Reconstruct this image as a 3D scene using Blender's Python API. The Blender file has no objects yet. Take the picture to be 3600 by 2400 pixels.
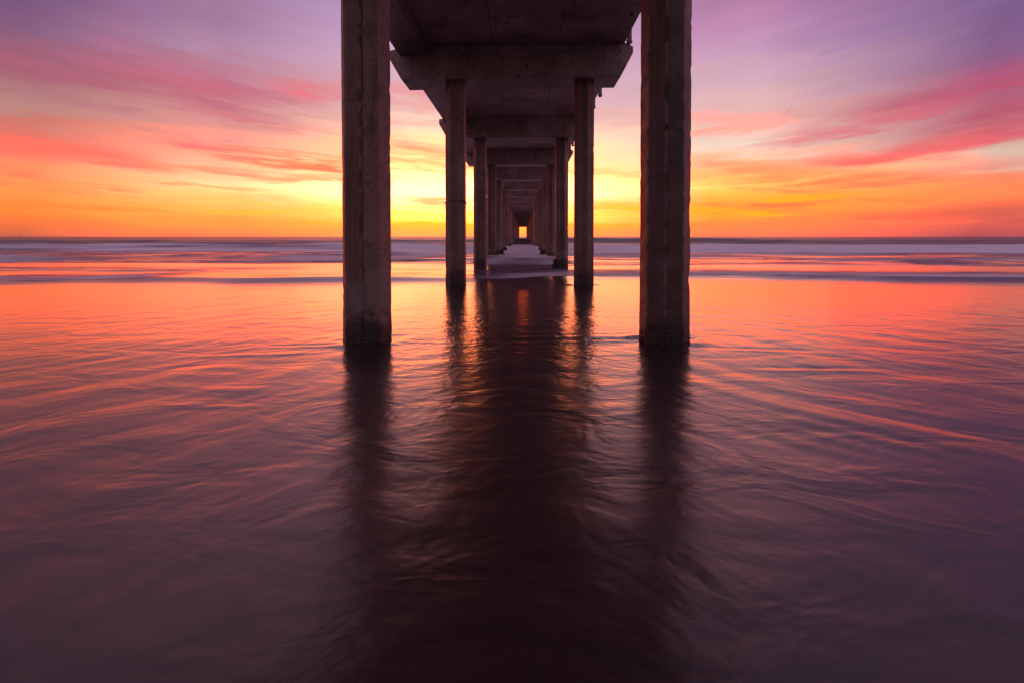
import bpy, bmesh, math, random
import numpy as np
from mathutils import Vector, Matrix

random.seed(7)
rng = np.random.default_rng(7)
scene = bpy.context.scene
COL = scene.collection
R = math.radians

# ------------------------------------------------------------------ camera
EYE = 1.25                       # camera height above the water (m)
cam_data = bpy.data.cameras.new("camera")
cam = bpy.data.objects.new("camera", cam_data)
COL.objects.link(cam)
cam_data.sensor_width = 36.0
cam_data.lens = 22.0
TILT, YAW = 1.5, 1.015           # degrees: down, to the left
cam.location = (0, 0, EYE)
cam.rotation_euler = (R(90 - TILT), 0, R(YAW))
cam_data.shift_y = -0.0859
cam_data.clip_start = 0.05
cam_data.clip_end = 40000
scene.camera = cam

scene.view_settings.view_transform = 'Standard'
scene.view_settings.look = 'None'
scene.view_settings.exposure = 0.0
scene.view_settings.gamma = 1.0
scene.view_settings.use_curve_mapping = False
scene.cycles.use_denoising = True
scene.cycles.max_bounces = 6
scene.cycles.sample_clamp_indirect = 6.0
scene.cycles.caustics_reflective = True
scene.cycles.blur_glossy = 0.5


# ------------------------------------------------------------------ node helper
def lin(c):
    """sRGB 0-255 to linear rgba"""
    o = []
    for v in c[:3]:
        v = v / 255.0
        o.append(v / 12.92 if v <= 0.04045 else ((v + 0.055) / 1.055) ** 2.4)
    return (o[0], o[1], o[2], 1.0)


class N:
    """small builder for node trees"""
    def __init__(self, tree):
        self.t = tree
        self.t.nodes.clear()

    def node(self, kind, **kw):
        n = self.t.nodes.new(kind)
        for k, v in kw.items():
            setattr(n, k, v)
        return n

    def put(self, sock, v):
        if isinstance(v, bpy.types.NodeSocket):
            self.t.links.new(v, sock)
        elif v is not None:
            sock.default_value = v

    def m(self, op, a, b=None, c=None, clamp=False):
        n = self.node('ShaderNodeMath', operation=op, use_clamp=clamp)
        for i, v in enumerate((a, b, c)):
            if v is not None:
                self.put(n.inputs[i], v)
        return n.outputs[0]

    def add(self, a, b): return self.m('ADD', a, b)
    def sub(self, a, b): return self.m('SUBTRACT', a, b)
    def mul(self, a, b): return self.m('MULTIPLY', a, b)

    def rng(self, v, a, b, c=0.0, d=1.0, smooth=False):
        n = self.node('ShaderNodeMapRange')
        n.interpolation_type = 'SMOOTHSTEP' if smooth else 'LINEAR'
        n.clamp = True
        self.put(n.inputs[0], v)
        for i, x in enumerate((a, b, c, d)):
            self.put(n.inputs[1 + i], x)
        return n.outputs[0]

    def xyz(self, x, y, z=0.0):
        n = self.node('ShaderNodeCombineXYZ')
        for i, v in enumerate((x, y, z)):
            self.put(n.inputs[i], v)
        return n.outputs[0]

    def sep(self, v):
        n = self.node('ShaderNodeSeparateXYZ')
        self.put(n.inputs[0], v)
        return n.outputs

    def noise(self, vec, scale=1.0, detail=3.0, rough=0.5, dist=0.0, col=False):
        n = self.node('ShaderNodeTexNoise')
        self.put(n.inputs['Vector'], vec)
        n.inputs['Scale'].default_value = scale
        n.inputs['Detail'].default_value = detail
        n.inputs['Roughness'].default_value = rough
        n.inputs['Distortion'].default_value = dist
        return n.outputs['Color' if col else 'Fac']

    def mix(self, fac, a, b, mode='MIX'):
        n = self.node('ShaderNodeMix', data_type='RGBA', blend_type=mode)
        self.put(n.inputs[0], fac)
        self.put(n.inputs[6], a)
        self.put(n.inputs[7], b)
        return n.outputs[2]

    def ramp(self, fac, stops, interp='LINEAR'):
        n = self.node('ShaderNodeValToRGB')
        cr = n.color_ramp
        cr.interpolation = interp
        while len(cr.elements) > 1:
            cr.elements.remove(cr.elements[-1])
        cr.elements[0].position = stops[0][0]
        cr.elements[0].color = stops[0][1]
        for p, c in stops[1:]:
            e = cr.elements.new(p)
            e.color = c
        self.put(n.inputs[0], fac)
        return n.outputs[0]

    def bump(self, h, strength, dist, normal=None):
        n = self.node('ShaderNodeBump')
        self.put(n.inputs['Height'], h)
        self.put(n.inputs['Strength'], strength)
        self.put(n.inputs['Distance'], dist)
        if normal is not None:
            self.put(n.inputs['Normal'], normal)
        return n.outputs[0]


# ------------------------------------------------------------------ sky
# The sky is described by compass direction (az, east of the pier axis) and elevation.
VPX, HOR, FPX = 1839.0, 833.0, 2200.0       # survey constants: pier axis, horizon, focal length


def azel(px, py):
    u, v = (px - VPX) / FPX, (HOR - py) / FPX
    return math.atan(u), math.atan(v / math.sqrt(1 + u * u))


world = bpy.data.worlds.new("World")
scene.world = world
world.use_nodes = True
w = N(world.node_tree)
tc = w.node('ShaderNodeTexCoord')
nrm = w.node('ShaderNodeVectorMath', operation='NORMALIZE')
w.put(nrm.inputs[0], tc.outputs['Generated'])
dx, dy, dz = w.sep(nrm.outputs[0])
AZ = w.m('ARCTAN2', dx, dy)
EL = w.m('ARCSINE', dz)
# cloud streaks fan out of the sunset point
az2 = w.m('SQRT', w.add(w.mul(AZ, AZ), 0.03))
S = w.m('DIVIDE', EL, w.add(1.0, w.mul(az2, 0.95)))
sv = w.xyz(w.mul(AZ, 2.1), w.mul(S, 19.0), 3.7)
n1 = w.noise(sv, 1.0, 5.0, 0.55, 0.25)
sv2 = w.xyz(w.mul(AZ, 5.0), w.mul(S, 62.0), 9.1)
n2 = w.noise(sv2, 1.0, 5.0, 0.6, 0.2)
n3 = w.noise(w.xyz(w.mul(AZ, 13.0), w.mul(S, 190.0), 1.3), 1.0, 4.0, 0.6, 0.1)
streak = w.add(w.mul(w.sub(n1, 0.5), 1.0), w.add(w.mul(w.sub(n2, 0.5), 0.7), w.mul(w.sub(n3, 0.5), 0.45)))
amp = w.rng(EL, 0.0, 0.16, 0.010, 0.075)
ELW = w.add(EL, w.mul(streak, amp))
T = w.m('DIVIDE', ELW, 1.6, clamp=True)


def column(px, items, top):
    """colour stops up one compass direction; boost lifts the red that the photo clips"""
    st = []
    for py, c, boost in sorted(items, key=lambda i: -i[0]):
        l = lin(c)
        boost = 1 + (boost - 1) * (2.2 if c[0] >= 250 else 0.4)
        k = (l[0] * boost, l[1] * (1 + (boost - 1) * 0.16), l[2], 1.0)
        st.append((max(0.0, azel(px, py)[1]) / 1.6, k))
    for e, c in top:
        st.append((e / 1.6, (c[0], c[1], c[2], 1)))
    return w.ramp(T, st)


TOP = [(0.50, (0.30, 0.19, 0.30)), (0.8, (0.32, 0.22, 0.34)), (1.57, (0.33, 0.24, 0.38))]
c_l2 = column(100, [(833, (196, 100, 82), 1.1), (795, (232, 115, 68), 1.2), (725, (255, 138, 62), 1.35),
                    (680, (255, 148, 84), 1.3), (600, (252, 148, 104), 1.15), (520, (236, 120, 104), 1.1),
                    (450, (212, 126, 112), 1), (400, (190, 138, 132), 1), (330, (178, 120, 124), 1),
                    (260, (162, 100, 118), 1), (180, (148, 99, 124), 1), (100, (138, 96, 128), 1),
                    (0, (124, 87, 126), 1)], TOP)
c_l1 = column(700, [(833, (255, 126, 84), 1.3), (790, (255, 146, 76), 1.5), (740, (255, 170, 84), 1.7),
                    (680, (255, 204, 140), 1.6), (640, (255, 207, 160), 1.5), (580, (255, 190, 155), 1.35),
                    (520, (252, 165, 140), 1.2), (450, (230, 155, 148), 1.05), (380, (214, 143, 148), 1),
                    (300, (198, 120, 136), 1), (230, (192, 126, 148), 1), (150, (180, 138, 168), 1),
                    (50, (164, 121, 158), 1)], TOP)
c_c = column(1450, [(833, (255, 166, 96), 1.5), (805, (255, 180, 74), 1.7), (790, (255, 190, 50), 1.9),
                    (772, (255, 232, 130), 2.0), (750, (255, 228, 110), 2.0), (725, (255, 242, 190), 2.0),
                    (695, (255, 250, 228), 2.1), (660, (255, 250, 222), 2.0), (620, (255, 242, 195), 1.8),
                    (580, (255, 232, 172), 1.6), (530, (255, 222, 175), 1.4), (480, (255, 218, 188), 1.2),
                    (430, (248, 210, 195), 1.1), (380, (238, 196, 192), 1.05), (320, (228, 180, 188), 1),
                    (260, (220, 178, 194), 1), (150, (212, 170, 200), 1), (0, (190, 155, 200), 1)], TOP)
c_r1 = column(2500, [(833, (255, 122, 92), 1.3), (790, (255, 140, 72), 1.5), (755, (255, 158, 56), 1.6),
                     (700, (255, 172, 74), 1.6), (660, (255, 222, 124), 1.6), (620, (255, 205, 130), 1.5),
                     (580, (250, 200, 155), 1.35), (520, (242, 216, 196), 1.15), (470, (240, 208, 194), 1.05),
                     (430, (238, 178, 170), 1), (370, (230, 184, 186), 1), (300, (214, 172, 188), 1),
                     (200, (204, 156, 188), 1), (100, (192, 140, 180), 1), (0, (178, 126, 166), 1)], TOP)
c_r2 = column(3500, [(833, (184, 84, 90), 1.05), (790, (212, 94, 86), 1.15), (750, (222, 104, 84), 1.2),
                     (700, (255, 136, 86), 1.25), (640, (248, 140, 104), 1.15), (580, (226, 184, 162), 1.05),
                     (540, (222, 190, 172), 1.0), (500, (212, 140, 140), 1), (450, (200, 118, 130), 1),
                     (400, (186, 104, 126), 1), (340, (176, 100, 126), 1), (250, (150, 96, 136), 1),
                     (150, (134, 97, 140), 1), (50, (126, 93, 140), 1)], TOP)
REARTOP = TOP[2][1]
c_back = w.ramp(T, [(0.0, (0.24, 0.16, 0.21, 1)), (0.1, (0.40, 0.25, 0.31, 1)), (0.25, (0.44, 0.29, 0.40, 1)),
                    (0.5, (0.42, 0.29, 0.43, 1)), (0.98, REARTOP + (1,))])


def azpos(px): return math.atan((px - VPX) / FPX)


wob = w.add(AZ, w.mul(w.sub(n1, 0.5), 0.16))
sky = w.mix(w.rng(wob, azpos(100), azpos(700)), c_l2, c_l1)
sky = w.mix(w.rng(wob, azpos(800), azpos(1400)), sky, c_c)
sky = w.mix(w.rng(wob, azpos(1850), azpos(2500)), sky, c_r1)
sky = w.mix(w.rng(wob, azpos(2650), azpos(3450)), sky, c_r2)

# cloud banks: centre, half length, half height (pixels of the survey photo), slope, colour, strength
AE = w.xyz(AZ, ELW)
tex = w.rng(w.add(w.mul(n1, 0.30), w.add(w.mul(n2, 0.45), w.mul(n3, 0.25))), 0.44, 0.555)
tex_soft = w.rng(w.add(w.mul(n1, 0.40), w.add(w.mul(n2, 0.38), w.mul(n3, 0.22))), 0.41, 0.575, 0.06, 1.0)
CLOUDS = [
    # left side
    (350, 290, 900, 110, -9, (184, 98, 118), 0.75, 0),
    (820, 330, 520, 60, -9, (206, 106, 124), 0.7, 0),
    (440, 110, 120, 120, -62, (186, 112, 150), 0.35, 0),
    (1130, 330, 200, 45, -8, (236, 118, 128), 1.0, 0),
    (150, 505, 520, 55, -6, (245, 112, 96), 0.85, 0),
    (300, 545, 420, 36, -7, (250, 118, 98), 0.8, 0),
    (900, 530, 330, 26, -4, (250, 128, 112), 0.9, 1),
    (1080, 560, 330, 34, -3, (255, 138, 96), 1.0, 1),
    (760, 585, 300, 20, -3, (255, 150, 110), 0.8, 1),
    (1150, 615, 260, 16, 2, (255, 150, 84), 0.8, 1),
    (150, 668, 330, 16, -5, (245, 112, 70), 0.9, 1),
    (320, 660, 200, 9, -4, (240, 118, 80), 0.8, 1),
    (20, 610, 130, 26, -8, (240, 104, 84), 0.8, 0),
    (980, 712, 400, 22, -2, (255, 214, 60), 0.8, 1),
    (1090, 765, 330, 16, -2, (255, 205, 24), 0.95, 1),
    (760, 775, 420, 16, -1, (255, 158, 66), 0.5, 1),
    # between the piles
    (1430, 345, 220, 60, -8, (248, 130, 122), 0.8, 0),
    (1440, 415, 200, 40, -5, (240, 150, 140), 0.6, 1),
    (1470, 555, 260, 52, -4, (255, 150, 84), 1.0, 0),
    (1400, 520, 160, 22, -4, (252, 144, 104), 0.7, 1),
    (1520, 700, 200, 20, 0, (255, 178, 86), 0.9, 1),
    (1600, 725, 260, 12, 0, (255, 196, 20), 0.7, 1),
    (2200, 720, 260, 24, -1, (255, 196, 20), 0.8, 1),
    (2140, 600, 260, 22, -4, (255, 206, 120), 0.6, 1),
    (2150, 395, 220, 40, -6, (238, 176, 168), 0.6, 1),
    # right side
    (3330, 335, 560, 62, 12, (196, 84, 112), 0.95, 0),
    (3560, 400, 420, 60, 10, (190, 76, 100), 0.8, 0),
    (2960, 445, 420, 40, 8, (234, 124, 132), 0.75, 0),
    (3480, 470, 420, 36, 5, (214, 96, 108), 0.8, 0),
    (3250, 520, 300, 42, 4, (242, 108, 110), 0.9, 1),
    (3080, 565, 360, 40, -5, (250, 112, 102), 1.0, 0),
    (2700, 585, 420, 40, -8, (255, 148, 100), 0.85, 0),
    (2560, 425, 260, 30, -6, (250, 168, 146), 0.7, 0),
    (3060, 632, 420, 32, -3, (252, 98, 88), 1.0, 0),
    (2800, 640, 560, 60, -4, (255, 140, 72), 0.8, 0),
    (3350, 690, 620, 34, 0, (255, 132, 78), 0.7, 1),
    (3480, 740, 380, 30, 3, (196, 86, 80), 0.9, 0),
    (2760, 690, 420, 22, -2, (255, 176, 20), 0.75, 1),
    (2560, 742, 330, 22, 0, (255, 188, 10), 0.95, 1),
    (2760, 735, 330, 20, -4, (255, 122, 80), 0.7, 1),
    (2900, 775, 560, 26, 1, (255, 124, 84), 0.6, 1),
    (2850, 715, 520, 13, -1, (255, 112, 72), 0.75, 1),
    (3150, 760, 460, 12, 1, (238, 100, 82), 0.75, 1),
    (2650, 668, 300, 12, -3, (255, 128, 80), 0.7, 1),
    (3260, 655, 360, 14, -2, (246, 104, 90), 0.7, 1),
    (2700, 790, 420, 10, 0, (255, 112, 92), 0.7, 1),
    (3400, 590, 300, 18, 4, (232, 120, 112), 0.6, 1),
    (560, 640, 300, 12, -4, (250, 122, 84), 0.7, 1),
    (250, 725, 420, 10, -2, (250, 118, 62), 0.6, 1),
    (820, 665, 300, 9, -3, (255, 160, 96), 0.7, 1),
    (560, 480, 420, 16, -8, (226, 104, 110), 0.6, 1),
    (900, 430, 380, 18, -8, (226, 118, 122), 0.6, 1),
    (700, 250, 420, 22, -12, (194, 112, 138), 0.6, 1),
    (3050, 125, 520, 60, 4, (150, 118, 170), 0.4, 0),
    (2560, 70, 220, 60, 14, (208, 140, 176), 0.4, 0),
]
for (px, py, hw, hh, ang, colr, stg, kind) in CLOUDS:
    a, e = azel(px, py)
    c2 = 1.0 / (1 + ((px - VPX) / FPX) ** 2)
    mp = w.node('ShaderNodeMapping', vector_type='TEXTURE')
    w.put(mp.inputs['Vector'], AE)
    mp.inputs['Location'].default_value = (a, e, 0)
    mp.inputs['Rotation'].default_value = (0, 0, R(ang))
    mp.inputs['Scale'].default_value = (hw / FPX * c2 * 1.3, hh / FPX * math.sqrt(c2) * 1.2, 1)
    g = w.node('ShaderNodeTexGradient', gradient_type='SPHERICAL')
    w.put(g.inputs[0], mp.outputs[0])
    f = w.rng(g.outputs['Fac'], 0.0, 0.75, 0.0, stg, smooth=True)
    f = w.mul(f, tex if kind else tex_soft)
    cc = lin(colr)
    bo = 1.8 if colr[0] >= 250 else 1.0
    sky = w.mix(f, sky, (cc[0] * bo, cc[1], cc[2], 1))

# one straight contrail in the right half
a0, e0 = azel(2728, 452)
a1, e1 = azel(2812, 296)
mp = w.node('ShaderNodeMapping', vector_type='TEXTURE')
w.put(mp.inputs['Vector'], w.xyz(w.add(AZ, w.mul(w.sub(n3, 0.5), 0.006)), EL))
mp.inputs['Location'].default_value = ((a0 + a1) / 2, (e0 + e1) / 2, 0)
mp.inputs['Rotation'].default_value = (0, 0, math.atan2(e1 - e0, a1 - a0))
mp.inputs['Scale'].default_value = (math.hypot(a1 - a0, e1 - e0) * 0.6, 0.0022, 1)
g = w.node('ShaderNodeTexGradient', gradient_type='SPHERICAL')
w.put(g.inputs[0], mp.outputs[0])
sky = w.mix(w.mul(g.outputs['Fac'], 0.5), sky, lin((240, 140, 150)))

# fine streak contrast everywhere, then the sky behind the camera
val = w.add(1.0, w.mul(w.add(w.mul(w.sub(n2, 0.5), 0.6), w.mul(w.sub(n3, 0.5), 0.3)), w.rng(EL, 0.4, 0.9, 0.40, 0.15)))
sky = w.mix(1.0, sky, w.xyz(val, val, val), 'MULTIPLY')
# the burning part of the sky is far brighter than the picture can show
sr, sg, sb = w.sep(sky)
sr = w.add(sr, w.mul(w.m('MAXIMUM', w.sub(sr, 0.93), 0.0), 2.0))
sg = w.add(sg, w.mul(w.m('MAXIMUM', w.sub(sg, 0.70), 0.0), 0.9))
sky = w.xyz(sr, sg, sb)
sky = w.mix(w.rng(w.m('ABSOLUTE', AZ), 1.1, 2.35, smooth=True), sky, c_back)
bg = w.node('ShaderNodeBackground')
w.put(bg.inputs['Color'], sky)
bg.inputs['Strength'].default_value = 1.0
out = w.node('ShaderNodeOutputWorld')
w.t.links.new(bg.outputs[0], out.inputs[0])
world.cycles.sampling_method = 'MANUAL'
world.cycles.sample_map_resolution = 512

# the glow of the sun sunk into cloud behind the pier
sun_data = bpy.data.lights.new("sun", 'SUN')
sun = bpy.data.objects.new("sun", sun_data)
COL.objects.link(sun)
sun_data.energy = 0.12
sun_data.angle = R(70)
sun_data.color = (1.0, 0.42, 0.14)
SUN_AZ, SUN_EL = R(-9), R(8)
sd = Vector((math.sin(SUN_AZ) * math.cos(SUN_EL), math.cos(SUN_AZ) * math.cos(SUN_EL), math.sin(SUN_EL)))
sun.rotation_euler = sd.to_track_quat('Z', 'Y').to_euler()


# ------------------------------------------------------------------ object helpers
def link(o, parent=None):
    COL.objects.link(o)
    if parent is not None:
        o.parent = parent
    return o


def mesh_obj(name, verts, faces, mat, parent=None, smooth=False):
    me = bpy.data.meshes.new(name)
    me.from_pydata([tuple(v) for v in verts], [], [tuple(f) for f in faces])
    me.validate()
    me.update()
    me.materials.append(mat)
    if smooth:
        me.polygons.foreach_set('use_smooth', [True] * len(me.polygons))
    return link(bpy.data.objects.new(name, me), parent)


def bm_obj(name, bm, mat, parent=None):
    bmesh.ops.recalc_face_normals(bm, faces=bm.faces)
    me = bpy.data.meshes.new(name)
    bm.to_mesh(me)
    bm.free()
    me.materials.append(mat)
    return link(bpy.data.objects.new(name, me), parent)


def prism(bm, pts, axis, a, b, bevel=0.0):
    """extrude polygon pts along an axis ('x' or 'y') between a and b"""
    def P(u, v, t):
        return (t, u, v) if axis == 'x' else (u, t, v)
    lo = [bm.verts.new(P(u, v, a)) for u, v in pts]
    hi = [bm.verts.new(P(u, v, b)) for u, v in pts]
    fs = [bm.faces.new(lo[::-1]), bm.faces.new(hi)]
    n = len(pts)
    for i in range(n):
        j = (i + 1) % n
        fs.append(bm.faces.new((lo[i], lo[j], hi[j], hi[i])))
    if bevel:
        es = list({e for f in fs for e in f.edges})
        bmesh.ops.bevel(bm, geom=es, offset=bevel, segments=2, affect='EDGES', profile=0.6)


def box(bm, x0, x1, y0, y1, z0, z1, bevel=0.0):
    prism(bm, [(x0, z0), (x1, z0), (x1, z1), (x0, z1)], 'y', y0, y1, bevel)


def tube(bm, x, y, z0, z1, r, n=14):
    rings = []
    for z in (z0, z1):
        rings.append([bm.verts.new((x + r * math.cos(2 * math.pi * k / n), y + r * math.sin(2 * math.pi * k / n), z)) for k in range(n)])
    for k in range(n):
        j = (k + 1) % n
        bm.faces.new((rings[0][k], rings[0][j], rings[1][j], rings[1][k]))
    bm.faces.new(rings[0][::-1])
    bm.faces.new(rings[1])


# ------------------------------------------------------------------ numpy noise
_perm = rng.permutation(512)
_grad = rng.uniform(-1, 1, 512)


def vnoise(x, y=0.0, seed=0):
    x = np.asarray(x, float)
    y = np.broadcast_to(np.asarray(y, float), x.shape)
    xi, yi = np.floor(x).astype(int), np.floor(y).astype(int)
    fx, fy = x - xi, y - yi
    fx = fx * fx * fx * (fx * (fx * 6 - 15) + 10)
    fy = fy * fy * fy * (fy * (fy * 6 - 15) + 10)

    def h(a, b):
        return _grad[(_perm[(a + seed * 17) & 511] + b * 31 + seed * 7) & 511]
    return (h(xi, yi) * (1 - fx) + h(xi + 1, yi) * fx) * (1 - fy) + (h(xi, yi + 1) * (1 - fx) + h(xi + 1, yi + 1) * fx) * fy


def fbm(x, y=0.0, seed=0, oct=3):
    t, a = 0, 1.0
    for k in range(oct):
        t = t + a * vnoise(np.asarray(x) * 2 ** k, np.asarray(y) * 2 ** k, seed + k)
        a *= 0.5
    return t


# ------------------------------------------------------------------ materials
def new_mat(name):
    mt = bpy.data.materials.new(name)
    mt.use_nodes = True
    return mt, N(mt.node_tree)


def finish(b, shader):
    o = b.node('ShaderNodeOutputMaterial')
    b.t.links.new(shader, o.inputs['Surface'])


def principled(b, color, rough, normal=None, **kw):
    p = b.node('ShaderNodeBsdfPrincipled')
    b.put(p.inputs['Base Color'], color)
    b.put(p.inputs['Roughness'], rough)
    if normal is not None:
        b.put(p.inputs['Normal'], normal)
    for k, v in kw.items():
        b.put(p.inputs[k.replace('_', ' ')], v)
    return p.outputs[0]


def concrete(name, pile=False, dark=1.0, streak=1.0, gloss=0.0):
    mt, b = new_mat(name)
    geo = b.node('ShaderNodeNewGeometry')
    P = geo.outputs['Position']
    px, py, pz = b.sep(P)
    big = b.noise(P, 0.9, 5, 0.6, 0.4)
    mid = b.noise(P, 4.5, 5, 0.62, 0.6)
    fine = b.noise(P, 42.0, 4, 0.6)
    grain = b.noise(P, 150.0, 2, 0.6)
    vst = b.noise(b.xyz(b.mul(px, 9.0), b.mul(py, 9.0), b.mul(pz, 0.55)), 1.0, 5, 0.65, 0.5)
    col = b.ramp(b.add(b.mul(big, 0.65), b.mul(mid, 0.35)), [(0.34, (0.13 * dark, 0.092 * dark, 0.078 * dark, 1)), (0.5, (0.265 * dark, 0.186 * dark, 0.158 * dark, 1)),
                       (0.68, (0.39 * dark, 0.29 * dark, 0.26 * dark, 1))])
    col = b.mix(b.rng(mid, 0.50, 0.64, 0, 0.72, True), col, (0.085 * dark, 0.058 * dark, 0.046 * dark, 1))
    col = b.mix(b.rng(vst, 0.52, 0.70, 0, 0.75 * streak, True), col, (0.085, 0.06, 0.048, 1))
    col = b.mix(b.rng(vst, 0.40, 0.26, 0, 0.35, True), col, (0.40, 0.36, 0.34, 1))
    gr = b.rng(fine, 0.3, 0.7, 0.72, 1.25)
    col = b.mix(1.0, col, b.xyz(gr, gr, gr), 'MULTIPLY')
    # air holes left by the formwork
    vo = b.node('ShaderNodeTexVoronoi', feature='F1')
    b.put(vo.inputs['Vector'], P)
    vo.inputs['Scale'].default_value = 34.0
    pit = b.mul(b.rng(vo.outputs['Distance'], 0.10, 0.24, 1, 0, True), b.rng(b.noise(P, 3.0, 3, 0.6), 0.48, 0.62, 0, 1))
    col = b.mix(b.mul(pit, 0.8), col, (0.03, 0.022, 0.018, 1))
    h = b.add(b.mul(fine, 0.35), b.add(b.mul(grain, 0.2), b.add(b.mul(mid, 0.5), b.mul(pit, -0.9))))
    rough = b.rng(mid, 0.3, 0.7, 0.62 - gloss, 0.42 - gloss)
    if pile:
        tco = b.node('ShaderNodeTexCoord')
        ox, oy, oz = b.sep(tco.outputs['Object'])
        at = b.node('ShaderNodeAttribute', attribute_type='OBJECT', attribute_name='stain')
        stain = at.outputs['Fac']
        ang = b.m('ARCTAN2', ox, b.mul(oy, -1.0))          # zero on the arris facing the shore
        wv = b.mul(b.sub(b.noise(b.xyz(b.mul(pz, 0.8), b.mul(pz, 0.0), b.mul(px, 0.3)), 1.0, 6, 0.65), 0.5), 0.30)
        d = b.m('ABSOLUTE', b.add(b.add(ang, -0.02), wv))
        seam = b.mul(b.rng(d, 0.06, 0.15, 1, 0, True), b.rng(stain, 0.7, 0.9))
        col = b.mix(b.mul(seam, b.mul(stain, 0.9)), col, (0.035, 0.022, 0.017, 1))
        # brown run-off on the seaward/left faces of the stained piles
        side = b.rng(b.add(ang, b.mul(wv, 2.0)), -0.05, 0.12, 1, 0, True)
        col = b.mix(b.mul(side, b.mul(stain, b.rng(vst, 0.36, 0.60, 0.62, 1.0))), col, (0.058, 0.034, 0.025, 1))
        so = b.node('ShaderNodeAttribute', attribute_type='OBJECT', attribute_name='soot')
        col = b.mix(b.mul(so.outputs['Fac'], b.rng(big, 0.42, 0.62, 1.0, 0.55)), col, (0.070, 0.045, 0.036, 1))
        # every face was weathered differently, and the arrises are worn pale
        k8 = b.m('FLOOR', b.m('DIVIDE', b.add(ang, 0.02), math.pi / 4))
        wn = b.node('ShaderNodeTexWhiteNoise', noise_dimensions='2D')
        b.put(wn.inputs['Vector'], b.xyz(k8, b.mul(stain, 13.7)))
        fv = b.rng(wn.outputs['Value'], 0, 1, 0.52, 1.38)
        col = b.mix(1.0, col, b.xyz(fv, b.mul(fv, 0.90), b.mul(fv, 0.88)), 'MULTIPLY')
        fr = b.m('FRACT', b.m('DIVIDE', b.add(ang, 4 * math.pi), math.pi / 4))
        edge = b.rng(b.m('MINIMUM', fr, b.sub(1.0, fr)), 0.05, 0.11, 1, 0, True)
        col = b.mix(b.mul(edge, b.rng(mid, 0.42, 0.58, 0.0, 0.5)), col, (0.36, 0.29, 0.26, 1))
        # splash zone: damp, then weed and shell at the waterline
        hz = b.add(pz, b.mul(b.sub(b.noise(P, 5.0, 5, 0.65), 0.5), 0.55))
        damp = b.rng(hz, 0.7, 2.4, 0.32, 0, True)
        col = b.mix(damp, col, (0.085, 0.055, 0.045, 1))
        pale = b.mul(b.rng(hz, 0.34, 0.46, 0, 1, True), b.rng(hz, 1.1, 0.6, 0, 1, True))
        col = b.mix(b.mul(pale, b.rng(big, 0.5, 0.6, 0, 0.55)), col, (0.26, 0.235, 0.2, 1))
        weed = b.rng(hz, 0.45, 0.22, 0, 0.92, True)
        col = b.mix(weed, col, (0.018, 0.015, 0.011, 1))
        rough = b.m('MINIMUM', rough, b.rng(hz, 0.2, 0.6, 0.35, 0.7))
        h = b.add(h, b.mul(weed, b.mul(fine, 1.2)))
    nm = b.bump(h, 0.9, 0.016)
    finish(b, principled(b, col, rough, nm, Specular_IOR_Level=0.5))
    return mt


M_PILE = concrete("pile_concrete", True, 1.12)
M_CONC = concrete("pier_concrete", False, 1.25, 0.7, 0.12)
M_SOFF = concrete("deck_concrete", False, 1.95, 0.0, 0.05)


def simple(name, c, rough=0.6, metal=0.0, scale=30.0):
    mt, b = new_mat(name)
    geo = b.node('ShaderNodeNewGeometry')
    n = b.noise(geo.outputs['Position'], scale, 5, 0.6)
    k = b.rng(n, 0.3, 0.7, 0.6, 1.35)
    col = b.mix(1.0, c + (1,), b.xyz(k, k, k), 'MULTIPLY')
    finish(b, principled(b, col, rough, b.bump(n, 0.3, 0.004), Metallic=metal))
    return mt


M_PIPE = simple("grey_pipe", (0.16, 0.17, 0.19), 0.55)
M_STEEL = simple("rusty_steel", (0.12, 0.07, 0.045), 0.7, 0.3)
M_ROPE = simple("rope", (0.17, 0.11, 0.07), 0.9)
M_BOAT = simple("boat_paint", (0.10, 0.08, 0.08), 0.5, 0.0, 2.0)
M_BOATW = simple("boat_cabin_paint", (0.5, 0.48, 0.46), 0.5, 0.0, 2.0)


def barnacle_mat():
    mt, b = new_mat("barnacles")
    geo = b.node('ShaderNodeNewGeometry')
    col = b.ramp(geo.outputs['Random Per Island'], [(0.0, (0.02, 0.016, 0.012, 1)), (0.80, (0.05, 0.038, 0.028, 1)),
                                                    (0.88, (0.16, 0.13, 0.1, 1)), (0.96, (0.5, 0.47, 0.45, 1))], 'CONSTANT')
    finish(b, principled(b, col, 0.55))
    return mt


def mussel_mat():
    mt, b = new_mat("mussels")
    geo = b.node('ShaderNodeNewGeometry')
    n = b.noise(geo.outputs['Position'], 40, 4, 0.6)
    col = b.ramp(n, [(0.3, (0.008, 0.007, 0.008, 1)), (0.7, (0.03, 0.024, 0.024, 1))])
    finish(b, principled(b, col, 0.5, b.bump(n, 0.8, 0.02)))
    return mt


M_BARN = barnacle_mat()
M_MUSS = mussel_mat()

# ------------------------------------------------------------------ the sea
BAY, D0 = 9.5, 7.14
PXL, PXR = -1.79, 1.61
AF = 0.52                                 # pile width across flats

ys = np.concatenate([np.linspace(-45, 0.2, 60), np.geomspace(0.25, 14, 470)[1:], np.geomspace(14, 260, 620)[1:], np.geomspace(260, 16000, 90)[1:]])
tt = np.linspace(-1, 1, 401)
xs = np.sign(tt) * (np.abs(tt) * 9 + 90 * np.abs(tt) ** 5 + 9000 * np.abs(tt) ** 24)
X, Y = np.meshgrid(xs, ys)


def sstep(v, a, b):
    t = np.clip((v - a) / (b - a), 0, 1)
    return t * t * (3 - 2 * t)


# mean level: a thin sheet running up the beach, then the surf
base = np.interp(Y, [-50, 0, 7, 16, 26, 36, 60, 400], [0.12, 0.09, 0.07, -0.03, -0.06, -0.02, 0, 0])
Z = base.copy()
foam = np.zeros_like(Z)
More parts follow.
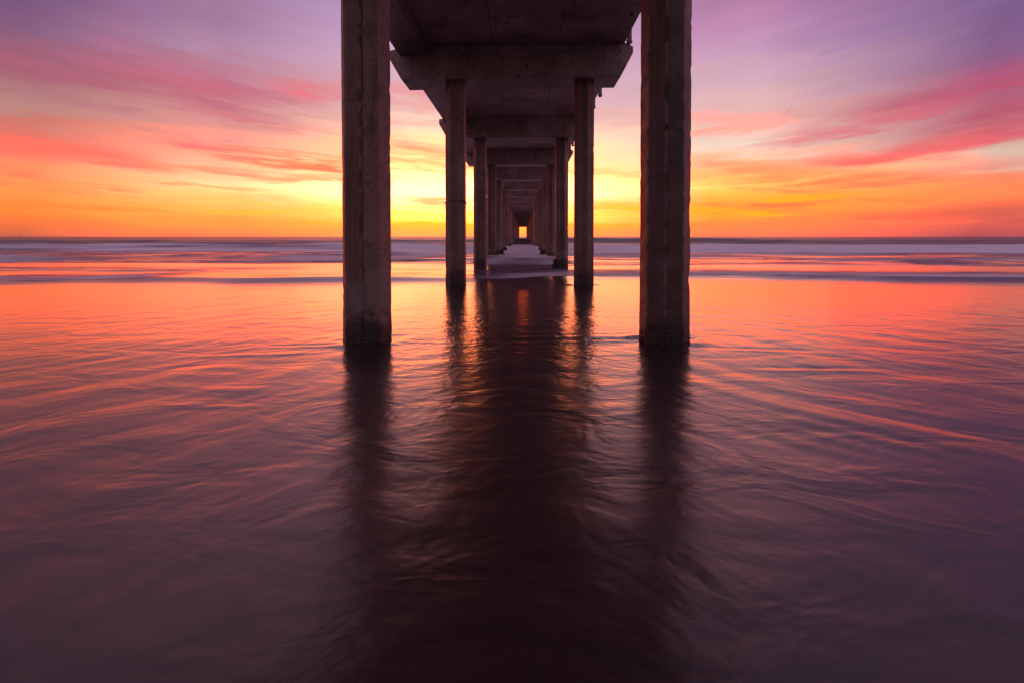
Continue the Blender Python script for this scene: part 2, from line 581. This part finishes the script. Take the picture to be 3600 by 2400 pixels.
#        y0    height front back  curve  seed foam  foam-back
waves = [(18.2, 0.10, 0.75, 3.6, 1.3, 1, 0.74, 4.6),
         (26.5, 0.050, 0.8, 2.5, 2.0, 2, 0.55, 2.8),
         (32.8, 0.16, 1.0, 6.0, 2.2, 3, 0.75, 6.0),
         (42.5, 0.16, 1.2, 5.0, 3.0, 4, 0.75, 4.0),
         (53.0, 0.26, 1.5, 9.0, 3.5, 5, 0.85, 9.0),
         (71.0, 0.28, 2.0, 10.0, 5.0, 6, 0.90, 16.0),
         (90.0, 0.30, 2.5, 10.0, 6.0, 7, 0.80, 7.0),
         (122.0, 0.74, 3.2, 16.0, 8.0, 8, 0.06, 8.0),
         (170.0, 0.62, 5.0, 25.0, 10.0, 9, 0.05, 8.0)]
for (yc, hgt, wf, wb, cv, sd_, fo, fb) in waves:
    c = yc + cv * fbm(X / (yc * 0.5) + sd_ * 3.3, 0, sd_, 3) * 1.7
    a = hgt * np.clip(0.85 + 0.7 * fbm(X / (yc * 0.45) + 7.7 * sd_, 0, sd_ + 20, 2), 0.2, 1.3)
    if 5 <= sd_ <= 7:
        a = a * (1 - 0.6 * np.exp(-((X + 0.09) / 2.5) ** 4))
    u = Y - c
    prof = np.where(u < 0, np.exp(-(u / wf) ** 2), np.exp(-(u / wb) ** 2))
    Z += a * prof
    f = fo * np.clip(0.85 + 1.0 * fbm(X / (yc * 0.3) + 1.7 * sd_, 0, sd_ + 40, 3), 0.1, 1.3)
    foam = np.maximum(foam, f * np.where(u < 0, np.exp(-(u / (wf * 0.45)) ** 2), np.exp(-(u / fb) ** 2)))
foam = np.maximum(foam, 0.98 * sstep(Y, 29, 33) * (0.95 + 0.9 * fbm(X / (Y * 0.5 + 3), Y * 0.12, 66, 3)) * (1 - 0.95 * sstep(Y, 92, 108)))
# white water churned up between the piles
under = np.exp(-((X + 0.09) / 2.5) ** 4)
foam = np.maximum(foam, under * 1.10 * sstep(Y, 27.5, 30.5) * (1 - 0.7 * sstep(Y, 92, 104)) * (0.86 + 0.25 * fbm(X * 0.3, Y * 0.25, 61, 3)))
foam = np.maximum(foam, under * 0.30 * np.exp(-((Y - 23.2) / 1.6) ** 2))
Z += 0.075 * fbm(X * 0.10, Y * 0.42, 75, 3) * sstep(Y, 27, 34) * (1 - sstep(Y, 150, 260))
Z += 0.020 * fbm(X * 0.2, Y * 1.0, 76, 2) * sstep(Y, 17, 20) * (1 - sstep(Y, 60, 100))
# backwash: shallow ridges fanning out to both sides towards the shore
near = 1 - sstep(Y, 9, 17)
ax = np.sqrt(X ** 2 + 0.2)
p = 0.88 * ax + 0.47 * Y + 0.35 * fbm(X * 0.4, Y * 0.3, 71, 2)
q = -0.47 * ax + 0.88 * Y
side = np.where(X > 0, 40.0, 0.0)
rid = fbm(p * 3.2 + side, q * 0.35, 72, 3)
fan = sstep(np.abs(X), 0.25, 1.4) * near
Z += 0.0030 * rid * fan + 0.0026 * fbm(p * 1.7 + side, q * 0.16, 77, 2) * fan * (1 - sstep(Y, 4.0, 7.0))
Z += 0.0025 * fbm(X * 0.30, Y * 1.3, 74, 3) * (1 - sstep(Y, 40, 80))
# a packet of wave trains on the right
pk = np.exp(-(((X - 1.95) / 0.75) ** 2 + ((Y - 3.75) / 0.6) ** 2))
Z += 0.0022 * pk * np.sin((0.80 * X + 0.60 * Y) * 2 * np.pi / 0.21)
# eddies at the feet of the nearest piles
for i, (px0, py0) in enumerate([(PXL, D0), (PXR, D0), (PXL, D0 + BAY), (PXR, D0 + BAY)]):
    ddx, ddy = X - px0, Y - py0
    rr = np.sqrt(ddx ** 2 + ddy ** 2)
    Z += 0.02 * np.exp(-((rr - 0.36) / 0.13) ** 2) * (0.4 + fbm(ddx * 3, ddy * 3, 80 + i, 2))
for (cx, cy, lx, ly, an, hh) in [(1.0, 7.15, 0.85, 0.10, 7, 0.030), (0.75, 7.5, 0.75, 0.12, 5, 0.018), (2.45, 6.55, 0.5, 0.09, -8, 0.018),
                                 (-2.35, 6.70, 0.38, 0.09, 9, 0.016), (-2.75, 6.25, 0.40, 0.08, 12, 0.012), (-1.15, 7.05, 0.35, 0.07, -6, 0.016),
                                 (2.6, 5.6, 0.5, 0.08, -2, 0.016), (-0.9, 5.9, 0.8, 0.16, 10, 0.008)]:
    ca, sa = math.cos(R(an)), math.sin(R(an))
    u = (X - cx) * ca + (Y - cy) * sa
    v = -(X - cx) * sa + (Y - cy) * ca
    Z -= hh * np.exp(-(u / lx) ** 2) * (v / ly) * np.exp(-(v / ly) ** 2)

ny, nx = X.shape
verts = np.stack([X, Y, Z], -1).reshape(-1, 3).astype(np.float32)
idx = np.arange(ny * nx).reshape(ny, nx)
quads = np.stack([idx[:-1, :-1], idx[:-1, 1:], idx[1:, 1:], idx[1:, :-1]], -1).reshape(-1, 4).astype(np.int32)
me = bpy.data.meshes.new("sea")
me.vertices.add(len(verts))
me.vertices.foreach_set('co', verts.ravel())
me.loops.add(quads.size)
me.loops.foreach_set('vertex_index', quads.ravel())
me.polygons.add(len(quads))
me.polygons.foreach_set('loop_start', np.arange(0, quads.size, 4, dtype=np.int32))
me.polygons.foreach_set('use_smooth', np.ones(len(quads), dtype=bool))
me.update(calc_edges=True)
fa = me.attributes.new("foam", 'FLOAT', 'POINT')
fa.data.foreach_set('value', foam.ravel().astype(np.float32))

mt, b = new_mat("sea_water")
geo = b.node('ShaderNodeNewGeometry')
sx, sy, sz = b.sep(geo.outputs['Position'])
axn = b.m('SQRT', b.add(b.mul(sx, sx), 0.2))
pp = b.add(b.mul(axn, 0.88), b.mul(sy, 0.47))
qq = b.add(b.mul(axn, -0.47), b.mul(sy, 0.88))
warp = b.mul(b.sub(b.noise(b.xyz(sx, sy, 0), 0.7, 2, 0.5), 0.5), 0.9)
flow = b.noise(b.xyz(b.mul(b.add(pp, warp), 4.0), b.mul(qq, 0.45), b.mul(sx, 0.5)), 1.0, 4, 0.55, 0.3)
ripple = b.noise(b.xyz(b.mul(sx, 0.9), b.mul(b.add(sy, warp), 4.2), 2.0), 1.0, 6, 0.62, 0.4)
churn = b.noise(b.xyz(b.mul(sx, 5.0), b.mul(sy, 6.5), 5.0), 1.0, 3, 0.5, 0.8)
mid = b.rng(axn, 0.5, 2.4, 1, 0, True)
nearm = b.rng(sy, 7.0, 17.0, 1, 0, True)
h = b.add(b.mul(flow, b.mul(nearm, b.rng(mid, 0, 1, 0.0075, 0.0085))), b.mul(ripple, b.add(b.rng(sy, 3, 9, 0.0026, 0.0022), b.rng(sy, 16, 24, 0, 0.010))))
h = b.add(h, b.mul(churn, b.mul(mid, b.rng(sy, 2.5, 12, 0.0060, 0.014))))
fleck = b.noise(b.xyz(b.mul(sx, 13.0), b.mul(sy, 11.0), 3.0), 1.0, 3, 0.6, 0.5)
h = b.add(h, b.mul(fleck, b.mul(b.rng(axn, 1.2, 3.2, 1, 0, True), b.mul(b.rng(sy, 4.0, 7.0), b.rng(sy, 17, 24, 0.0062, 0.0)))))
swirl = b.noise(b.xyz(b.mul(sx, 1.3), b.mul(sy, 1.5), 8.0), 1.0, 3, 0.5, 1.2)
h = b.mul(h, b.rng(sy, 1.0, 7.0, 0.40, 0.95))
h = b.add(h, b.mul(swirl, b.mul(b.rng(sy, 9, 15, 1, 0, True), 0.018)))
nm = b.bump(h, b.rng(sy, 10, 120, 0.85, 0.3), 1.0)
deep = b.noise(b.xyz(b.mul(sx, 0.35), b.mul(sy, 0.8), 0), 1.0, 4, 0.6, 0.5)
wcol = b.ramp(deep, [(0.3, (0.020, 0.012, 0.013, 1)), (0.7, (0.042, 0.028, 0.031, 1))])
water = principled(b, wcol, b.add(b.rng(sy, 2.5, 10, 0.25, 0.15, True), b.rng(sy, 28, 110, 0.0, 0.25)), nm, IOR=1.5)
fat = b.node('ShaderNodeAttribute', attribute_name='foam')
fst = b.noise(b.xyz(b.mul(sx, 0.22), b.mul(sy, 1.0), 1.0), 1.0, 6, 0.6, 0.6)
fst2 = b.noise(b.xyz(b.mul(sx, 0.9), b.mul(sy, 3.2), 4.0), 1.0, 5, 0.6, 0.6)
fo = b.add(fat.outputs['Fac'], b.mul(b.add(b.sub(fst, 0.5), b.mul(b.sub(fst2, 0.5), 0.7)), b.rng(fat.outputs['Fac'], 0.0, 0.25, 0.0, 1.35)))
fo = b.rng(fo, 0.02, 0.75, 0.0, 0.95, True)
df = b.node('ShaderNodeBsdfDiffuse')
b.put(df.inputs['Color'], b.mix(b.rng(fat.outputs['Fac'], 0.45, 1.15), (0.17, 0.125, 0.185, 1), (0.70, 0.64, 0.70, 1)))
mx = b.node('ShaderNodeMixShader')
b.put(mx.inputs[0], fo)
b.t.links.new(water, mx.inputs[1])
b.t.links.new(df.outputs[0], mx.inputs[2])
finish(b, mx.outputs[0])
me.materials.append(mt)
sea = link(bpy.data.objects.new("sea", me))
sea["kind"] = "structure"
sea["label"] = "sunset-lit sea with blurred surf running in under the pier"

# ------------------------------------------------------------------ the pier
Z_CAPB, Z_CAPT = EYE + 4.04, EYE + 4.905
Z_DECK, Z_TOP = EYE + 4.91, EYE + 5.25
FIRST, LAST = -3, 27
CAPD = 0.61
pier = bpy.data.objects.new("concrete_pier", None)
link(pier)
pier.location = (-0.09, D0, 0)
pier["label"] = "long concrete pier on paired octagonal piles running out to the sunset horizon"
pier["category"] = "pier"
bpy.context.view_layer.update()
OFF = Vector(pier.location)


def child(o, loc=None, parent=None):
    """parent o (built at loc, in world metres) to the pier"""
    o.parent = pier
    if loc is None:
        loc = Vector((0, 0, 0))
    o.location = Vector(loc) - OFF
    return o


def bent_y(i):
    return D0 + BAY * i


def pile_mesh(seed, rough, rings, z0=-1.8, z1=Z_CAPB + 0.06):
    """octagonal precast pile with chipped arrises, an arris facing -y"""
    rr = AF / 2 / math.cos(math.pi / 8)
    ch = 0.05                                       # angular half width of the chamfered arris
    angs = []
    for k in range(8):
        a = -math.pi / 2 + k * math.pi / 4
        angs += [a - ch, a, a + ch]
    angs = np.array(angs)
    loc = np.abs(((angs + math.pi / 2 + math.pi / 8) % (math.pi / 4)) - math.pi / 8)
    rad = np.where(loc < 0.01, rr * 0.986, (AF / 2) / np.cos(math.pi / 8 - ch) * 1.0)
    zz = np.linspace(z0, z1, rings)
    V = []
    for z in zz:
        e = fbm(angs * 0 + np.arange(24) // 3 * 5.1 + seed, z * 6.0 + np.arange(24) // 3 * 3.7, 100 + seed, 3)
        chip = np.clip(e - 0.35, 0, 1) * 0.014 * rough + 0.0018 * rough * vnoise(np.arange(24) * 2.3, z * 15.0 + np.zeros(24), seed + 3)
        # shell growth thickens the foot
        foot = 0.006 * rough * max(0.0, 1 - max(0.0, z) / 0.5) * (0.5 + vnoise(np.arange(24) * 3.1, z * 30.0 + np.zeros(24), seed + 9))
        r_ = rad - chip + foot
        for a, q_ in zip(angs, r_):
            V.append((q_ * math.cos(a), q_ * math.sin(a), z))
    F = []
    n = 24
    for j in range(rings - 1):
        for k in range(n):
            k2 = (k + 1) % n
            F.append((j * n + k, j * n + k2, (j + 1) * n + k2, (j + 1) * n + k))
    F.append(tuple(range(n))[::-1])
    F.append(tuple((rings - 1) * n + k for k in range(n)))
    return V, F


def crust(seed, count, parent, wl):
    """barnacles and small mussels on the foot of a pile"""
    r_ = random.Random(seed)
    V, F = [], []
    ap = AF / 2
    for _ in range(count):
        k = r_.randrange(8)
        nrm_a = -math.pi / 2 + math.pi / 8 + k * math.pi / 4
        t = r_.uniform(-1, 1) * ap * math.tan(math.pi / 8) * 0.96
        z = wl + abs(r_.gauss(0, 0.17)) - 0.05
        nx_, ny_ = math.cos(nrm_a), math.sin(nrm_a)
        tx, ty = -ny_, nx_
        s = r_.uniform(0.0035, 0.0075) * (1.25 if z < wl + 0.12 else 0.9)
        hgt = s * r_.uniform(0.5, 1.1)
        b0 = len(V)
        for q_ in range(6):
            a = q_ * math.pi / 3 + r_.random()
            u, v = t + s * math.cos(q_ * math.pi / 3), z + s * math.sin(q_ * math.pi / 3)
            V.append(((ap - 0.004) * nx_ + u * tx, (ap - 0.004) * ny_ + u * ty, v))
        for q_ in range(6):
            u, v = t + 0.5 * s * math.cos(q_ * math.pi / 3), z + 0.5 * s * math.sin(q_ * math.pi / 3)
            V.append(((ap + hgt) * nx_ + u * tx, (ap + hgt) * ny_ + u * ty, v))
        for q_ in range(6):
            p_ = (q_ + 1) % 6
            F.append((b0 + q_, b0 + p_, b0 + 6 + p_, b0 + 6 + q_))
        F.append(tuple(b0 + 6 + q_ for q_ in range(6)))
    o = mesh_obj("barnacle_crust", V, F, M_BARN, parent)
    o["kind"] = "stuff"
    return o


def clump(seed, parent, loc, size):
    """a lumpy fist of mussels stuck to the pile"""
    bm = bmesh.new()
    r_ = random.Random(seed)
    bmesh.ops.create_icosphere(bm, subdivisions=3, radius=1.0)
    for v in bm.verts:
        n_ = v.co.normalized()
        k = 1 + 0.32 * float(fbm(np.array([n_.x * 2.2 + seed]), np.array([n_.y * 2.2 + n_.z * 1.7]), seed, 3)[0])
        v.co = Vector((n_.x * size * k, n_.y * size * k, n_.z * size * 1.25 * k))
    o = bm_obj("mussel_clump", bm, M_MUSS, parent)
    o.location = loc
    return o


def tie(parent, z):
    """two turns of old rope round a pile"""
    r0 = AF / 2 / math.cos(math.pi / 8) + 0.006
    bm = bmesh.new()
    for s in (0, 1):
        ring = []
        for k in range(8):
            a = -math.pi / 2 + k * math.pi / 4
            sag = 0.040 * (1 - math.cos(a + math.pi / 2)) * 0.9 + 0.012 * math.sin(2 * a + 1 + s * 0.8)
            c = Vector((r0 * math.cos(a), r0 * math.sin(a), z - sag - s * 0.022))
            rad = Vector((math.cos(a), math.sin(a), 0))
            ring.append([bm.verts.new(c + rad * 0.011 * math.cos(t) + Vector((0, 0, 0.011 * math.sin(t)))) for t in [q_ * math.pi / 3 for q_ in range(6)]])
        for k in range(8):
            A_, B_ = ring[k], ring[(k + 1) % 8]
            for q_ in range(6):
                p_ = (q_ + 1) % 6
                bm.faces.new((A_[q_], A_[p_], B_[p_], B_[q_]))
    o = bm_obj("rope_tie", bm, M_ROPE, parent)
    return o


far_mesh = None
ROT = {(0, 0): 0.0, (0, 1): -11.0, (1, 0): 18.0, (1, 1): 17.0, (2, 0): 6, (2, 1): -20, (3, 0): 2, (3, 1): 12}
STAIN = {(0, 0): 0.95, (0, 1): 1.0, (1, 0): 0.6, (1, 1): 0.7}
for i in range(FIRST, LAST + 1):
    for s, x in enumerate((PXL, PXR)):
        xx = x + (random.uniform(-0.02, 0.02) if i > 3 else 0.0)
        if 0 <= i <= 2:
            V, F = pile_mesh(3 * i + s + 1, 1.6 if (i, s) == (0, 1) else 1.0, 110 if i == 0 else 60)
            o = mesh_obj("pile", V, F, M_PILE)
        elif far_mesh is None:
            V, F = pile_mesh(40, 1.0, 24)
            o = mesh_obj("pile", V, F, M_PILE)
            far_mesh = o.data
        else:
            o = bpy.data.objects.new("pile", far_mesh)
            link(o)
        child(o, (xx, bent_y(i), 0))
        o.rotation_euler = (0, 0, R(ROT.get((i, s), random.choice((-1, 1)) * random.uniform(13, 21.5))))
        o["stain"] = float(STAIN.get((i, s), random.uniform(0.2, 0.8)))
        o["soot"] = {(0, 0): 0.0, (0, 1): 0.68, (1, 0): 0.35, (1, 1): 0.5}.get((i, s), random.uniform(0.0, 0.75))
        if 0 <= i <= 1:
            crust(200 + 2 * i + s, 900 if i == 0 else 300, o, 0.08 if i == 0 else -0.02)
        if (i, s) == (1, 0):
            tie(o, EYE + (833 - 705) / 2200 * (D0 + BAY - 0.27))
            o["label"] = "pile with an old rope tied round it"
        if (i, s) in ((2, 1), (3, 0), (4, 0), (4, 1), (5, 0), (6, 0), (7, 0)):
            # clumps on the side that faces the other row
            rz = o.rotation_euler.z
            dirv = Vector((1 if s == 0 else -1, -0.35, 0)).normalized()
            ca, sa = math.cos(-rz), math.sin(-rz)
            dl = Vector((dirv.x * ca - dirv.y * sa, dirv.x * sa + dirv.y * ca, 0))
            clump(300 + 3 * i, o, dl * (AF / 2 + 0.03) + Vector((0, 0, 0.20 + 0.01 * i)), 0.085 if i < 4 else 0.10)
            clump(301 + 3 * i, o, dl * (AF / 2 + 0.05) + Vector((0, 0, 0.02)), 0.11 if i < 4 else 0.12)


def cap_mesh(bevel):
    bm = bmesh.new()
    pts = [(-3.12, Z_CAPB), (2.47, Z_CAPB), (2.79, EYE + 4.645), (2.79, EYE + 4.80), (2.60, EYE + 4.865), (2.585, Z_CAPT),
           (-3.20, Z_CAPT), (-3.22, EYE + 4.79), (-3.425, EYE + 4.775), (-3.425, EYE + 4.585)]
    prism(bm, pts, 'y', -CAPD, CAPD, bevel)
    return bm


cap0 = None
for i in range(FIRST, LAST + 1):
    if cap0 is None:
        o = bm_obj("pile_cap", cap_mesh(0.022), M_CONC)
        cap0 = o
    else:
        o = cap0.copy()
        link(o)
    child(o, (0, bent_y(i), 0))
    o.rotation_euler = (0, R({1: -0.45, 2: 0.1}.get(i, random.uniform(-0.12, 0.12))), 0)
    # rotate about the cap's middle height so that the top stays under the deck
    zc = (Z_CAPB + Z_CAPT) / 2
    o.location.x -= math.sin(o.rotation_euler.y) * zc
    o.location.z += zc - math.cos(o.rotation_euler.y) * zc

LANES = [(-2.450, -0.775), (-0.761, 0.894), (0.908, 2.574)]
panel_src = {}
gird_src = None
for i in range(FIRST, LAST):
    y0 = bent_y(i)
    for k, (x0, x1) in enumerate(LANES):
        # the planks of the outer lane are cast in two lengths
        spans = [(0.006, BAY - 0.006)] if k == 1 else ([(0.006, 5.9), (5.912, BAY - 0.006)] if k == 2 else [(0.006, 5.2), (5.212, BAY - 0.006)])
        for sp in spans:
            key = (k, sp)
            if key not in panel_src:
                bm = bmesh.new()
                box(bm, x0, x1, sp[0], sp[1], Z_DECK, Z_TOP - (0 if k != 2 else 0), 0.008)
                o = bm_obj("deck_panel", bm, M_SOFF)
                panel_src[key] = o
            else:
                o = panel_src[key].copy()
                link(o)
            child(o, (0, y0, random.uniform(0, 0.005)))
    if gird_src is None:
        bm = bmesh.new()
        a, c = CAPD + 0.012, BAY - CAPD - 0.012
        zb = EYE + 4.62
        prism(bm, [(0.006, Z_CAPT + 0.008), (a, Z_CAPT + 0.008), (a, zb), (c, zb), (c, Z_CAPT + 0.008), (BAY - 0.006, Z_CAPT + 0.008),
                   (BAY - 0.006, Z_TOP), (0.006, Z_TOP)], 'x', -3.16, -2.462, 0.018)
        gird_src = bm_obj("edge_girder", bm, M_CONC)
        o = gird_src
    else:
        o = gird_src.copy()
        link(o)
    child(o, (0, y0, 0))

# pipes that stand off the right-hand edge of the deck, each held by a strap
pipe_src = None
k = -9
while 16.0 + 2.0 * k < bent_y(LAST):
    yy = 16.0 + 2.0 * k
    k += 1
    if yy < 0:
        continue
    if pipe_src is None:
        bm = bmesh.new()
        x = 2.685
        tube(bm, x, 0, EYE + 4.885, EYE + 5.62, 0.060)
        n = 14
        pipe = bm_obj("drain_pipe", bm, M_PIPE)
        bm = bmesh.new()
        tube(bm, x, 0, EYE + 4.87, EYE + 4.90, 0.054)
        tube(bm, x, 0, EYE + 4.905, EYE + 4.955, 0.074)
        collar = bm_obj("collar", bm, M_PIPE, pipe)
        bm = bmesh.new()
        box(bm, 2.36, 2.66, -0.02, 0.02, EYE + 4.955, EYE + 4.975)
        box(bm, 2.36, 2.42, -0.03, 0.03, EYE + 4.885, EYE + 4.955)
        strap = bm_obj("strap", bm, M_STEEL, pipe)
        pipe_src = (pipe, collar, strap)
        o = pipe
    else:
        o = pipe_src[0].copy()
        link(o)
        for c_ in pipe_src[1:]:
            d_ = c_.copy()
            link(d_)
            d_.parent = o
    child(o, (0, yy, 0))

# ------------------------------------------------------------------ boats on the horizon
def boat(px, dist, length, label):
    t = bpy.data.objects.new("fishing_boat", None)
    link(t)
    u = (px - VPX) / FPX
    t.location = (u * dist, dist, -0.1)
    t["label"] = label
    t["category"] = "boat"
    t["group"] = "far boats on the horizon"
    L = length / 2
    st = [(-1.0, 0.75, 1.0), (-0.5, 1.0, 0.95), (0.2, 1.0, 1.05), (0.7, 0.6, 1.3), (1.0, 0.06, 1.6)]
    V, F = [], []
    wd, hg = length * 0.15, length * 0.13
    for (s_, wv_, h_) in st:
        V += [(s_ * L, -wd * wv_, hg * h_), (s_ * L, -wd * wv_ * 0.6, -hg * 0.3), (s_ * L, wd * wv_ * 0.6, -hg * 0.3), (s_ * L, wd * wv_, hg * h_)]
    for j in range(len(st) - 1):
        for q_ in range(4):
            p_ = (q_ + 1) % 4
            F.append((j * 4 + q_, j * 4 + p_, j * 4 + 4 + p_, j * 4 + 4 + q_))
    F += [(0, 1, 2, 3), tuple(4 * (len(st) - 1) + q_ for q_ in (3, 2, 1, 0))]
    mesh_obj("hull", V, F, M_BOAT, t)
    bm = bmesh.new()
    box(bm, -0.35 * L, 0.25 * L, -wd * 0.6, wd * 0.6, hg * 0.9, hg * 2.0, hg * 0.1)
    bm_obj("cabin", bm, M_BOATW, t)
    bm = bmesh.new()
    tube(bm, -0.1 * L, 0, hg * 2.0, hg * 3.4, length * 0.012, 8)
    bm_obj("mast", bm, M_BOAT, t)


boat(44, 2600, 9.0, "larger dark boat on the horizon at the far left edge of the picture")
boat(969, 3000, 4.5, "tiny boat on the horizon just left of the near left pile")
